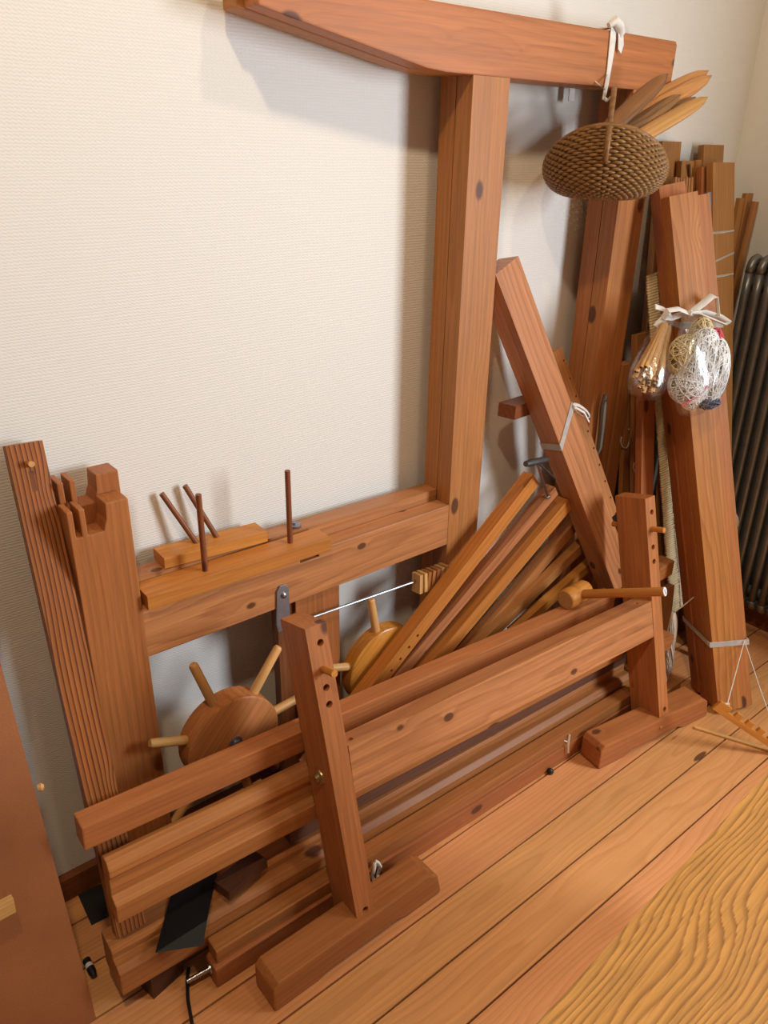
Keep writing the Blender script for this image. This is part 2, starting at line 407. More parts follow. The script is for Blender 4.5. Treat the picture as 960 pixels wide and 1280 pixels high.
# ------------------------------------------------------------------ long beams lying behind the footed frame
def long_beam(name, label, xa, xb, ya, yb, za, zb, poly, mat, bev=.003, group='long loom beams lying along the wall'):
    """profile polygon given as (back, up) metres"""
    A, B = V3((xa, ya, za)), V3((xb, yb, zb)); ex = (B-A).normalized(); ey = Y-ex*Y.dot(ex); ey.normalize(); ez = ex.cross(ey)
    o = prism(name, None, poly, (B-A).length, frame(A, ex, ey, ez), mat, bev, 'x')
    return tag(o, label, 'beam', group)
R4 = lambda d, h: [(0, 0), (d, 0), (d, h), (0, h)]
long_beam('long_beam', 'square orange pine beam lying highest, behind the crossbeam', .232, 1.69, 1.072, 1.032, .389, .335, R4(.043, .053), 'pine')
roundtop = [(0, 0), (.052, 0), (.052, .118), (.046, .127), (.034, .131), (.022, .127), (.014, .115), (.013, .1), (.02, .09), (.02, .05), (0, .042)]
long_beam('round_edged_beam', 'grooved pine beam with rounded top edge below the square beam', .255, 1.72, 1.0345, .9935, .226, .186, roundtop, 'pine', .002)
step = [(0, 0), (.085, 0), (.085, .088), (.034, .088), (.030, .08), (.030, .066), (.012, .066), (0, .055)]
long_beam('stepped_beam', 'stepped pine beam under the foot of the striped board', .236, 1.77, 1.019, .9855, .062, .0405, step, 'pine', .002)
long_beam('floor_rail', 'slim pine rail stacked on top of another by the foot', .405, 1.74, .972, .9435, .0535, .0535, R4(.038, .035), 'pine_red')
low = box('low_timber', None, (.40, 1.178, 0), (.665, 1.178, 0), Y*.052, Z*.178, 'light', .003)
tag(low, 'pale low timber under the pegged hand wheel beside the notched posts', 'timber')
gb = long_beam('floor_rail', 'slim pine rail on the floor with a bolt in its end', .396, 1.74, .963, .9415, 0, 0, R4(.044, .054), 'pine_red')
lathe('bolt', gb, [(-.004, .012), (0, .012), (.0005, .0045), (.045, .0045)], (.394, .99, .03), (-1, .15, -.1), 'metal', 12)
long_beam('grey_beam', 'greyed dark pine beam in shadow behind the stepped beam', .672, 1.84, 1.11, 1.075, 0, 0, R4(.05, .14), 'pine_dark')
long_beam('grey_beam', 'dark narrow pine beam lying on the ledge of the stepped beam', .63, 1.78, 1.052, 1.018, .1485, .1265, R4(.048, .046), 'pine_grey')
tag(box('wooden_block', None, (.29, 1.02, 0), (.36, 1.035, 0), (0, .06, 0), (0, 0, .06), 'dark_block', .004), 'dark stained wooden block propping the stepped beam', 'block')
# striped board
a0, b0 = at(150, 1193, y=1.066), at(192, 1172, y=1.058)
top0 = at(7, 558, y=1.318)
sb = thing('striped_board', 'tall pine board with bold dark stripes and a peg, leaning on wall', 'board', (.29, 1.07, .15))
U = (at(53, 550, y=1.318)-top0)
bb = V3((a0.x, 1.066, .152))
pl = box('board', sb, bb, top0, U.normalized()*.058, V3((0, .3, .08)).normalized()*.022, 'stripe', .002)
axl = (top0-bb).normalized(); nb = WM[pl.name].to_3x3()
fn = axl.cross(U.normalized()).normalized()
if fn.y > 0: fn = -fn
cp = top0-axl*.035+U.normalized()*.030
tube('peg', sb, [cp-fn*.01, cp+fn*.014], .0052, 'light', 10)
sl = box('slot', sb, cp-axl*.012-U.normalized()*.004+fn*.0004, cp-axl*.046-U.normalized()*.004+fn*.0004, U.normalized()*.008, -fn*.004, 'pine_dark', 0)

# ------------------------------------------------------------------ peg blocks on the rails
pb = thing('peg_block', 'light wooden block with two upright pegs, on the front rail', 'peg block', (.66, 1.25, .713))
blk = box('block', pb, (.455, 1.226, .713), (.862, 1.216, .713), (0, .058, 0), (0, 0, .03), 'pine_orange', .002)
for xx in (.585, .781):
    tube('peg', pb, [(xx, 1.25, .735), (xx, 1.25, .905)], .0058, 'pine_dark', 10)
pb = thing('peg_block', 'light wooden block with two slanting pegs, on the rear rail', 'peg block', (.63, 1.31, .752))
box('block', pb, (.52, 1.288, .752), (.745, 1.279, .745), (0, .055, 0), (0, 0, .022), 'pine_orange', .002)
for (b, t) in (((248, 682), (202, 617)), ((274.5, 677), (231, 607))):
    A = at(*b, y=1.315); B = at(*t, y=1.345); A = A+(A-B)*.05
    tube('peg', pb, [A, B], .0056, 'pine_dark', 10)

# ------------------------------------------------------------------ star wheels (ratchet hand wheels)
def wheel(label, c, r, th, pegs, tilt, mat):
    t = thing('hand_wheel', label, 'hand wheel', (c[0], c[1]+th/2, c[2]-r))
    rot = Matrix.Rotation(tilt, 3, 'Z')
    ax = rot @ Y; sx = rot @ X
    c = V3(c)
    d = lathe('disc', t, [(0, r-.004), (.003, r), (th-.003, r), (th, r-.004)], c, ax, mat, 48)
    for a, ln in pegs:
        dr = sx*math.cos(math.radians(a))+Z*math.sin(math.radians(a))
        p0 = c+ax*th*.5
        tube('peg', t, [p0+dr*(r-.02), p0+dr*(ln-.004), p0+dr*ln], [.0105, .0095, .007], 'light', 12)
    lathe('bolt', t, [(-.002, .015), (.003, .015), (.0032, .008), (.009, .008)], c, -ax, 'zinc', 18)
    return t
wheel('round wooden hand wheel with pegs and centre bolt, beside the notched posts', (.585, 1.180, .363), .106, .05, [(53, .215), (107, .222), (157, .185), (227, .21), (282, .19), (5, .19)], 0, 'disc')
wheel('glossy round wooden hand wheel with pegs, behind the holed bars', (1.02, 1.213, .338), .108, .04, [(100, .203), (160, .2), (220, .2), (280, .2), (40, .2)], .0, 'disc_gloss')

# ------------------------------------------------------------------ rod with small wooden clips
rd = tube('metal_rod', None, [(.80, 1.235, .552), (1.24, 1.232, .531)], .0032, 'metal', 8); tag(rd, 'thin shiny metal rod running under the front rail', 'rod')
for i in range(7):
    xx = 1.125+i*.0145; zz = .536-(i*.0007)
    a = random.uniform(-.6, .6)
    o = box('wooden_clip', None, (xx, 1.218, zz+.022), (xx+math.sin(a)*.02, 1.212, zz-.026), (.0095, 0, 0), (0, .03, 0), random.choice(['light', 'pine_pink', 'pine_red']), .0015)
    tag(o, 'small wooden clip threaded in a row on the thin metal rod', 'clip', 'clips on the metal rod')

# ------------------------------------------------------------------ fan of bars behind the square beam
def bar(label, p_hi, p_lo, yy, h, d, mat, ext=.12, holes=None):
    A = at(*p_lo, y=yy); B = at(*p_hi, y=yy+.012); ax = (B-A).normalized(); A = A-ax*ext
    dn = V3((ax.z, 0, -ax.x))
    o = box('loom_bar', None, A, B, dn*h, Y*d, mat, .0025)
    tag(o, label, 'bar', 'bars fanned out behind the crossbeam')
    if holes:
        im = WM[o.name].inverted(); R = im.to_3x3()
        cut(o, [(im @ (at(*q, y=yy+.004)), R @ Y, .0042, .03) for q in holes])
    return o
bar('holed bar with bright orange top edge, uppermost of the fanned bars', (668, 594), (453, 872), 1.165, .039, .035, 'pine_orange', .2, [(522, 794.6), (511, 809), (500, 823.5), (488.5, 838), (477, 853)])
bar('holed greyish bar under the uppermost of the fanned bars', (694, 609), (500, 838), 1.17, .030, .03, 'pine_pink', .2, [(531, 815), (520, 829)])
bar('third of the fanned bars, under the two holed ones', (710, 624.5), (612, 741), 1.168, .040, .035, 'pine_orange', .35)
bar('fourth of the fanned bars, dark knot near its upper end', (726, 644), (660, 722), 1.191, .034, .028, 'pine', .42)
bar('fifth of the fanned bars, second lowest of the fan', (736, 672), (667, 739), 1.166, .031, .025, 'pine', .27)
bar('lowest of the fanned bars, behind the mallet head', (757, 687.5), (709, 730), 1.166, .028, .025, 'pine_orange', .24)

# ------------------------------------------------------------------ thick diagonal beam with ribbon, and holed strip behind
A = at(648, 320, y=1.275); B = at(768, 655, y=1.12)
ax = (B-A).normalized(); B2 = B+ax*.19
left = V3((-ax.y, ax.x, 0)); left = V3((-1, 0, 0)); left = (left-ax*left.dot(ax)).normalized(); back = ax.cross(left)
if back.y < 0: back = -back
db = box('diagonal_beam', None, A, B2, left*.088, back*.062, 'pine_pink', .006)
tag(db, 'thick pine beam leaning diagonally against the wall, tied with white ribbon', 'beam')
def band(name, label, o, L0, wth, cat='ribbon', mat='cloth', skew=0, e=.0022):
    """flat ribbon round a timber at L0 along it"""
    mt = WM[o.name]; co = [v.co for v in o.data.vertices]
    y0, y1 = min(c.y for c in co)-e, max(c.y for c in co)+e; z0, z1 = min(c.z for c in co)-e, max(c.z for c in co)+e
    bm = bmesh.new()
    loop = [(y0, z0), (y1, z0), (y1, z1), (y0, z1)]
    ra = []
    for i, (a, b) in enumerate(loop):
        s = skew*(a-y0)/(y1-y0)
        ra.append([bm.verts.new((L0+s+t, a, b)) for t in (0, wth)])
    for i in range(4):
        p, q = ra[i], ra[(i+1) % 4]; bm.faces.new((p[0], p[1], q[1], q[0]))
    bmesh.ops.solidify(bm, geom=bm.faces[:], thickness=.0012)
    r = obj(name, bm, mat, None, mt)
    return tag(r, label, cat)
hs0 = at(702, 434, y=1.295); hs1 = at(772, 640, y=1.138)
axh = (hs1-hs0).normalized()
hs = box('holed_strip', None, hs0+V3((.0, 0, 0)), hs1+axh*.0, (V3((-1, 0, 0))-axh*(-axh.x)).normalized()*.042, back*.018, 'pine', .002)
tag(hs, 'narrow pine strip with a row of small holes beside the diagonal beam', 'strip')
im = WM[hs.name].inverted(); Lh = (hs1-hs0).length+.12
co = [v.co for v in hs.data.vertices]
for_cut = []
R3 = im.to_3x3()
for i in range(10):
    pw = hs0+axh*(.035+i*.052)+(V3((-1, 0, 0))-axh*(-axh.x)).normalized()*.008
    for_cut.append((im @ pw, R3 @ back, .0035, .03))
cut(hs, for_cut)
sk_ = .07 if (WM[db.name].to_3x3() @ V3((0, 1, 0))).dot(left) > .5 else 0
rb = band('ribbon', 'white ribbon tied round the thick diagonal beam', db, .402, .02, skew=sk_)
L0 = A+ax*.412
def ribbon_loop(parent, c, d1, d2, ln, wd, mat='cloth'):
    pts = []
    for i in range(13):
        t = i/12*2*math.pi
        pts.append(c+d1*(ln*(1-math.cos(t))/2)+d2*(wd*math.sin(t)))
    return tube('bow_loop', parent, pts, .005, mat, 6, flat=.35)
ribbon_loop(rb, L0-back*.004, V3((.8, -.2, -.55)).normalized(), V3((.4, 0, .6)), .07, .014)
tube('ribbon_end', rb, [L0, L0+V3((.03, -.02, -.02)), L0+V3((.055, -.02, -.05))], .004, 'cloth', 6, flat=.35)

# thumbscrew clamp at the top of the fan
tc_ = thing('thumbscrew', 'metal clamp screw with dark cross handle, at the top of the fanned bars', 'clamp', at(670, 590, y=1.15))
h0, h1 = at(657, 580, y=1.14), at(684, 574, y=1.15)
tube('handle', tc_, [h0, h0.lerp(h1, .2), h0.lerp(h1, .8), h1], [.007, .009, .009, .007], 'iron', 10)
c0 = h0.lerp(h1, .5)
tube('screw_rod', tc_, [c0, at(685, 621, y=1.179)], .0036, 'metal', 10)
lathe('wing_nut', tc_, [(0, .008), (.006, .007), (.007, .003)], at(685, 621, y=1.179), (c0-at(685, 621, y=1.179)), 'metal', 6)
tube('screw_rod', tc_, [c0, at(694, 598, y=1.16)], .003, 'iron', 8)
# small crosspiece sticking out behind the diagonal beam
tag(box('wooden_crosspiece', None, at(643, 525, y=1.248), at(672, 515, y=1.27), Z*.035, Y*.05, 'pine_dark', .003), 'dark end of a short crosspiece poking out behind the diagonal beam', 'wood piece')

# ------------------------------------------------------------------ mallet
ml = thing('mallet', 'turned wooden mallet with white-tipped handle, lying on the crossbeam', 'mallet', (1.57, 1.05, .40))
hc = V3((1.505, 1.064, .4215)); hx = V3((1, .05, .0)).normalized()
hd = lathe('head', ml, [(0, .024), (.004, .0275), (.028, .0285), (.036, .026), (.04, .024), (.046, .026), (.054, .0285), (.085, .027), (.092, .023)], hc, hx, 'pine_orange', 32)
lathe('worn_end', hd, [(-.0006, .022), (.001, .022)], hc, hx, 'endgrain', 24)
k0 = hc+hx*.047; k1 = at(831, 739.5, z=.51)
tube('handle', ml, [k0, k0.lerp(k1, .5), k1], [.0125, .0118, .0115], 'pine_orange', 16)
hdir = (k1-k0).normalized()
cap = lathe('white_tip', ml, [(0, .0117), (.0012, .0112)], k1, hdir, 'white', 18)
s1 = hdir.cross(Z).normalized(); s2 = s1.cross(hdir)
fig = [(-.003, .004), (0, .0055), (.003, .004), (.003, .001), (0, -.002), (-.003, -.005), (.0035, -.005)]
tube('figure_mark', cap, [k1+hdir*.0016+s1*a+s2*b for a, b in fig], .0007, 'ink', 6)

# ------------------------------------------------------------------ bundle of beams leaning in the corner
er = V3((math.cos(math.radians(-30)), math.sin(math.radians(-30)), 0)); eb = V3((-er.y, er.x, 0))
fb0 = at(898, 895, z=0); ft0 = at(836, 250, y=1.16)
axb = (ft0-fb0).normalized()
def bb_(label, o, top, U, Vv, mat, bev=.004):
    s = fb0+er*o[0]+eb*o[1]; e = s+axb*top
    bx = box('bundled_beam', None, s, e, er*U, eb*Vv, mat, bev)
    dzz = min((WM[bx.name] @ v.co).z for v in bx.data.vertices)
    bx.matrix_basis = Matrix.Translation((0, 0, -dzz)) @ bx.matrix_basis; WM[bx.name] = bx.matrix_basis.copy()
    return tag(bx, label, 'beam', 'beams bundled in the corner')
LB = (ft0-fb0).length
main = bb_('tight-grained pine beam in front of the corner bundle, bag tied to it', (0, 0), LB, .075, .04, 'tight')
bb_('tall pine beam behind the front beam of the corner bundle', (-.004, .042), LB+.02, .07, .05, 'pine')
bb_('reddish pine beam at the radiator side of the corner bundle', (.077, .012), LB-.0, .036, .05, 'pine')
tag(box('short_beam', None, fb0-er*.012+eb*.094+Z*.012, fb0-er*.012+eb*.094+Z*.012+axb*1.02, er*.05, eb*.04, 'pine_red', .004), 'short reddish beam at the back of the corner bundle', 'beam', 'beams bundled in the corner')
# ribbon low on the bundle
def wrap(name, label, h, wth, mat='cloth', parent=None, drop=0, dep=.138):
    c = fb0+axb*h
    loop = [c-er*.007-eb*.0035, c+er*.04-eb*.004-Z*drop, c+er*.115-eb*.0035, c+er*.1145+eb*min(.065, dep-.02), c+er*.05+eb*dep, c-er*.014+eb*dep]
    bm = bmesh.new()
    ra = [[bm.verts.new(p+axb*t) for t in (0, wth)] for p in loop]
    for i in range(len(ra)):
        p, q = ra[i], ra[(i+1) % len(ra)]; bm.faces.new((p[0], p[1], q[1], q[0]))
    bmesh.ops.solidify(bm, geom=bm.faces[:], thickness=.0014)
    o = obj(name, bm, mat, parent); return tag(o, label, 'ribbon') if not parent else o
wrap('ribbon', 'white cotton ribbon round the foot of the corner bundle', .225, .017)
kn = fb0+axb*.238+er*.1-eb*.004
# notched stick on strings
ns = thing('notched_stick', 'small notched wooden stick hanging from the bundle by strings', 'stick', at(925, 905, y=.74))
n0 = at(889, 884, y=.735); n1 = at(972, 940, z=.012)
nx = (n1-n0).normalized(); nu = (Z-nx*Z.dot(nx)).normalized(); nn = nx.cross(nu)
Ln = (n1-n0).length
P = [(0, 0), (Ln, 0)]
k = Ln
top = []
i = 0
while k > .036:
    hi = .032 if i % 2 == 0 else .017
    top += [(k, hi), (max(k-.021, .035), hi)]; k -= .021; i += 1
P += top+[(0.034, .032), (0, .032)]
st = prism('stick', ns, P, .009, frame(n0, nx, nu, nn), 'pine_orange', .0008)
lathe('hole', st, [(0, .005), (.0006, .005)], n0+nx*.016+nu*.015-nn*.0002*0, -nn if nn.y > 0 else nn, 'ink', 12)
for q in (n0+nx*.028+nu*.03, n0+nx*(Ln-.03)+nu*.03):
    tube('string', ns, [kn, kn.lerp(q, .5)+V3((0, 0, -.004)), q], .0013, 'string', 6)
tube('knot', ns, [n0+nx*.02+nu*.028, n0+nx*.028+nu*.036, n0+nx*.034+nu*.03, n0+nx*.03+nu*.024], .003, 'string', 6)
tag(box('thin_stick', None, at(868, 912, z=0), at(975, 945, z=0), (.008, .008, 0), Z*.006, 'light', .001), 'thin pale stick lying on the floor under the notched stick', 'stick')

# ------------------------------------------------------------------ plastic bags tied to the bundle
def blob(name, parent, pts, rads, mat, seg=22, lump=.12, seed=1, smooth=True):
    rr = random.Random(seed)
    bm = bmesh.new(); pts = [V3(p) for p in pts]; rings = []
    ph = [rr.uniform(0, 6) for _ in range(6)]
    for i, p in enumerate(pts):
        t = (pts[min(i+1, len(pts)-1)]-pts[max(i-1, 0)]).normalized()
        s = t.cross(Y).normalized(); b = s.cross(t)
        ring = []
        for j in range(seg):
            a = j*2*math.pi/seg
            k = 1+lump*(math.sin(3*a+ph[0]+i*.9)*.5+math.sin(5*a+ph[1]-i*.6)*.35+math.sin(8*a+ph[2]+i*1.3)*.25)
            ring.append(bm.verts.new(p+(s*math.cos(a)+b*math.sin(a)*rads[i][1]/rads[i][0])*rads[i][0]*k))
        rings.append(ring)
    for a, b in zip(rings, rings[1:]):
        for j in range(seg): bm.faces.new((a[j], a[(j+1) % seg], b[(j+1) % seg], b[j]))
    bm.faces.new(rings[0]); bm.faces.new(rings[-1])
    bmesh.ops.recalc_face_normals(bm, faces=bm.faces)
    bmesh.ops.subdivide_edges(bm, edges=bm.edges[:], cuts=1, smooth=.6, use_grid_fill=True)
    return obj(name, bm, mat, parent, None, smooth)
def bagp(px, py, d=0):
    """a point in front of the bundle's front face"""
    n = -(eb-axb*eb.dot(axb)).normalized()
    r = RT*((px-480)/FPX)-UP*((py-640)/FPX)+FW
    t = (fb0+n*d-CAM).dot(n)/r.dot(n); return CAM+r*t
yb = thing('yarn_bag', 'clear plastic bag of white and pink yarn tied to the corner bundle', 'bag', bagp(870, 515, .05))
blob('plastic_film', yb, [bagp(862, 388, .01), bagp(864, 400, .02), bagp(871, 425, .055), bagp(875, 455, .070), bagp(875, 485, .070), bagp(871, 502, .065), bagp(871, 512, .06)],
     [(.012, .01), (.03, .022), (.072, .042), (.083, .05), (.082, .05), (.07, .04), (.05, .025)], 'plastic', 26, .10, 3)
def tangle(name, parent, c, rx, ry, rz, n, rad, mat, seed):
    rr = random.Random(seed); bm = bmesh.new()
    for i in range(n):
        ax_ = V3((rr.gauss(0, 1), rr.gauss(0, 1), rr.gauss(0, 1))).normalized(); e1 = ax_.orthogonal().normalized(); e2 = ax_.cross(e1)
        sc = rr.uniform(.62, 1); o_ = V3((rr.uniform(-.25, .25), rr.uniform(-.25, .25), rr.uniform(-.25, .25)))
        pts = []
        for j in range(22):
            a = j/22*2*math.pi*rr.uniform(.97, 1.0)
            u = (e1*math.cos(a)+e2*math.sin(a))*sc+o_+V3((rr.uniform(-.05, .05), rr.uniform(-.05, .05), rr.uniform(-.05, .05)))
            if u.length > 1: u = u/u.length
            pts.append(c+V3((u.x*rx, u.y*ry, u.z*rz)))
        add_tube(bm, pts, rad, 4, True)
    o = obj(name, bm, mat, parent, None, True); o['kind'] = 'stuff'; return o
tangle('white_yarn', yb, bagp(874, 462, .062), .072, .042, .105, 240, .0017, 'yarn_white', 12)
tangle('cream_yarn', yb, bagp(857, 446, .064), .048, .045, .055, 150, .0016, 'yarn_cream', 1)
tangle('white_yarn', yb, bagp(860, 480, .064), .055, .045, .05, 170, .0017, 'yarn_white', 2)
tangle('white_yarn', yb, bagp(889, 466, .062), .045, .04, .09, 170, .0017, 'yarn_white', 3)
tangle('pink_yarn', yb, bagp(892, 424, .060), .024, .024, .028, 50, .0016, 'yarn_pink', 4)
tangle('cream_yarn', yb, bagp(875, 424, .050), .034, .03, .055, 80, .0016, 'yarn_cream', 5)
tangle('dark_yarn', yb, bagp(886, 503, .062), .036, .025, .018, 24, .0016, 'yarn_blue', 6)
tube('pink_yarn', yb, [bagp(852, 507, .092), bagp(864, 500, .096), bagp(876, 492, .098), bagp(884, 482, .1)], .0028, 'yarn_pink', 6)
sbg = thing('stick_bag', 'clear plastic bag of thin hollow wooden sticks beside the yarn bag', 'bag', bagp(808, 495, .05))
rr = random.Random(5)
for i in range(44):
    a = rr.uniform(0, 6.283); q = math.sqrt(rr.uniform(0, 1))
    lo = bagp(808+19*q*math.cos(a), 475+17*q*math.sin(a), .10-.02*q*math.sin(a)); hi = bagp(831+6*q*math.cos(a), 410+6*q*math.sin(a), .035)
    s = tube('wooden_stick', sbg, [lo, lo.lerp(hi, .5), hi], +.0048, 'light', 8)
    dd = (lo-hi).normalized()
    lathe('hollow_end', s, [(0, .0032), (.0005, .0032)], lo, dd, 'ink', 8)
blob('plastic_film', sbg, [bagp(840, 396, .03), bagp(831, 408, .035), bagp(820, 432, .055), bagp(813, 458, .075), bagp(808, 480, .09), bagp(806, 495, .10)],
     [(.008, .007), (.019, .018), (.036, .034), (.048, .048), (.05, .048), (.04, .034)], 'plastic', 20, .08, 9)
# ribbon with bow holding the bags
rbw = wrap('ribbon', 'white ribbon with a bow holding the bags on the corner bundle', 1.13, .016, drop=-.0, dep=.096)
bc = bagp(862, 392, .02)
for pts in ([(862, 392), (848, 386), (835, 388), (829, 397), (838, 398), (852, 393), (862, 393)], [(862, 392), (874, 392), (888, 398), (905, 405), (912, 404), (900, 396), (880, 390), (862, 392)]):
    tube('bow_loop', rbw, [bagp(x, y, .035+.012*math.sin(i)) for i, (x, y) in enumerate(pts)], .009, 'cloth', 8, flat=.35)
for pts in ([(838, 392), (830, 398), (823, 405), (820, 409)], [(862, 392), (878, 380), (890, 370), (896, 372), (898, 395)], [(838, 392), (828, 386), (819, 383)]):
    tube('ribbon_end', rbw, [bagp(x, y, .03) for x, y in pts], .009, 'cloth', 8, flat=.3)
tube('bow_knot', rbw, [bagp(857, 392, .03), bagp(862, 391, .04), bagp(867, 393, .03)], [.006, .009, .006], 'cloth', 10)

# ------------------------------------------------------------------ basket hanging from the top beam, with shuttles
BC = at(757, 199, y=1.185)
bk = thing('wicker_basket', 'round-bellied brown wicker basket hanging from the top beam', 'basket', BC-Z*.075)
va = V3((BC.x, BC.y, 0)).normalized(); vs_ = V3((va.y, -va.x, 0))
def bpt(u, th, off=0):
    """u 0 bottom .. 1 rim; th angle round the basket (0 = towards the viewer side)"""
    zr = .016+.05*abs(math.cos(th))**1.6
    c = math.cos(th)
    zb = -.082
    tt = u
    ang = -math.pi/2+tt*(math.pi/2+.62)
    rmax = .132
    R = rmax*max(math.cos(ang), 0)**.55
    zz = zb+(math.sin(ang)+1)/(math.sin(.62)+1)*(zr-zb)
    R = R+off
    return BC+vs_*(R*math.sin(th))-va*(R*math.cos(th)*.86)+Z*zz
NR = 64
rows = 27
bm = bmesh.new()
for k in range(rows):
    u = .10+.88*k/(rows-1)
    n = NR*3
    pts = [bpt(u, j*2*math.pi/n, +.0038*math.cos(NR/2*j*2*math.pi/n+k*math.pi)) for j in range(n)]
    add_tube(bm, pts, .0037, 5, True)
wv = obj('weave', bm, 'wicker', bk, None, True); wv['kind'] = 'stuff'
bm = bmesh.new()
for j in range(NR):
    add_tube(bm, [bpt(u, (j+.5)*2*math.pi/NR) for u in (.02, .1, .2, .35, .5, .65, .8, .9, 1.0)], .0022, 5)
rib = obj('ribs', bm, 'wicker_dark', bk, None, True)
bm = bmesh.new(); add_tube(bm, [bpt(1.0, j*2*math.pi/64) for j in range(64)], .006, 7, True)
obj('rim', bm, 'wicker', bk, None, True)
bm = bmesh.new()
add_tube(bm, [bpt(.62, 0, .004), bpt(.8, 0, .005), bpt(.95, 0, .006)]+[BC-va*(-.0+.094*math.cos(a))+Z*(.064+.075*math.sin(a)) for a in [i*math.pi/16 for i in range(17)]]+[bpt(.95, math.pi, .006), bpt(.8, math.pi, .005)], .0062, 8)
hb = obj('handle', bm, 'wicker', bk, None, True)
# cotton strap over the beam
sp = thing('cotton_strap', 'knotted white cotton strap holding the basket on the top beam', 'strap', (1.648, 1.23, 1.62))
xs = 1.652
hy = BC+Z*.132
prism('strap', sp, [(-.012, 1.745), (.010, 1.747), (.010, 1.70), (.004, 1.63), (-.003, 1.60), (-.012, 1.60), (-.008, 1.66)], .0022, frame(V3((xs, 1.2385, 0)), X, Z, -Y), 'cloth', .0008)
prism('strap_back', sp, [(-.010, 1.745), (.010, 1.745), (.010, 1.60), (-.010, 1.60)], .0022, frame(V3((xs, 1.3365, 0)), X, Z, -Y), 'cloth', .0008)
box('strap_top', sp, (xs-.010, 1.236, 1.7395), (xs-.010, 1.336, 1.7395), X*.02, Z*.0022, 'cloth', .0006)
tube('strap_loop', sp, [(xs-.008, 1.237, 1.604), (xs-.010, 1.225, 1.598), (hy.x, hy.y, hy.z-.002)], .004, 'cloth', 8, flat=.5)
tube('knot', sp, [(xs-.022, 1.236, 1.742), (xs-.008, 1.232, 1.752), (xs+.008, 1.230, 1.744), (xs+.022, 1.234, 1.732), (xs+.02, 1.236, 1.72)], [.006, .010, .011, .009, .004], 'cloth', 10)
prism('loose_end', sp, [(.004, 1.745), (.024, 1.740), (.034, 1.71), (.028, 1.692), (.016, 1.70), (.012, 1.72)], .002, frame(V3((xs, 1.233, 0)), X, Z, -Y), 'cloth', .0006)
tube('strap_thread', sp, [(xs-.006, 1.236, 1.65), at(756, 112, y=1.21), at(744, 102, y=1.24)], .0015, 'cloth', 6)
def shuttle(label, p_lo, p_hi, y_lo, y_hi, wd, mat, th=.011):
    A, B = at(*p_lo, y=y_lo), at(*p_hi, y=y_hi); ex = (B-A); L = ex.length; ex.normalize()
    vw = ((A+B)/2-CAM).normalized(); ez = (vw-ex*vw.dot(ex)).normalized(); ez = (ez+V3((0, 0, -.35))).normalized(); ez = (ez-ex*ez.dot(ex)).normalized(); ey = ez.cross(ex)
    bm = bmesh.new(); rings = []
    n = 15
    for i in range(n):
        t = i/(n-1); w_ = wd*.82*(max(1-abs(2*t-1)**3.2, 0.0)**.62)+.0012; h_ = th*(max(1-abs(2*t-1)**3, 0)**.6)+.001
        rings.append([bm.verts.new((t*L, math.cos(a)*w_*.5, math.sin(a)*h_*.5)) for a in [j*2*math.pi/12 for j in range(12)]])
    for a, b in zip(rings, rings[1:]):
        for j in range(12): bm.faces.new((a[j], a[(j+1) % 12], b[(j+1) % 12], b[j]))
    bm.faces.new(rings[0]); bm.faces.new(rings[-1])
    o = obj('weaving_shuttle', bm, mat, None, frame(A, ex, ey, ez), True)
    return tag(o, label, 'shuttle', 'shuttles in the basket')
shuttle('pale orange shuttle with blunt tip, rearmost in the basket', (742, 172), (886, 88), 1.222, 1.222, .056, 'shuttle')
shuttle('pale pointed shuttle lying in front of the blunt orange one', (748, 177), (890, 94), 1.204, 1.204, .05, 'shuttle')
shuttle('grey-brown shuttle with dark tip, nearest the basket handle', (740, 180), (835, 92), 1.146, 1.146, .046, 'shuttle_dark')
shuttle('narrow brown shuttle with dark hooked tip, in the middle of the basket', (754, 184), (851, 118), 1.166, 1.166, .04, 'shuttle_dark')
shuttle('dark stained shuttle half hidden among the others', (765, 187), (870, 121), 1.181, 1.181, .036, 'shuttle_dark')
shuttle('long pointed shuttle with chipped dark edge, lowest in the basket', (768, 190), (885, 121), 1.142, 1.142, .042, 'shuttle')

# ------------------------------------------------------------------ boards and slats in the corner
def lean(name, label, px0, px1, ptop, ytop, zlow, ylow, th, mat, cat='board', group='boards and slats stood up in the corner', shift=0):
    a, b = at(px0, ptop, y=ytop), at(px1, ptop, y=ytop)
    wd = b.x-a.x
    bot = V3((a.x+shift, ylow, zlow)); top = V3((a.x, ytop, a.z))
    axx = (top-bot).normalized(); bk_ = V3((0, axx.z, -axx.y))
    o = box(name, None, bot, top, X*wd, bk_*th, mat, .0015)
    dzz = min((WM[o.name] @ v.co).z for v in o.data.vertices)
    if zlow == 0: o.matrix_basis = Matrix.Translation((0, 0, -dzz)) @ o.matrix_basis; WM[o.name] = o.matrix_basis.copy()
    return tag(o, label, cat, group)
s7 = lean('corner_board', 'wide brown board tied with strings beside the radiator', 891, 918, 205, 1.262, 0, .96, .02, 'slat')
lean('corner_board', 'tallest brown board behind the wide tied board', 880, 905, 182, 1.325, 0, 1.10, .018, 'slat')
lean('corner_board', 'narrow reddish board at the edge of the tied board', 877, 892, 210, 1.285, 0, 1.02, .016, 'pine_red')
lean('corner_board', 'grey-brown board standing behind the wicker basket', 828, 852, 177, 1.338, 0, 1.22, .014, 'slat')
sr = lean('slotted_board', 'slotted end of a weaving slat showing above the corner bundle', 852, 868, 202, 1.315, 0, 1.12, .016, 'slat')
lean('corner_board', 'plain slat next to the slotted slat', 870, 877, 201, 1.312, 0, 1.10, .016, 'slat')
bx_ = box('slot', sr, at(861, 206, y=1.305), at(861.5, 222, y=1.305), X*.008, Y*.004, 'dark_block', 0)
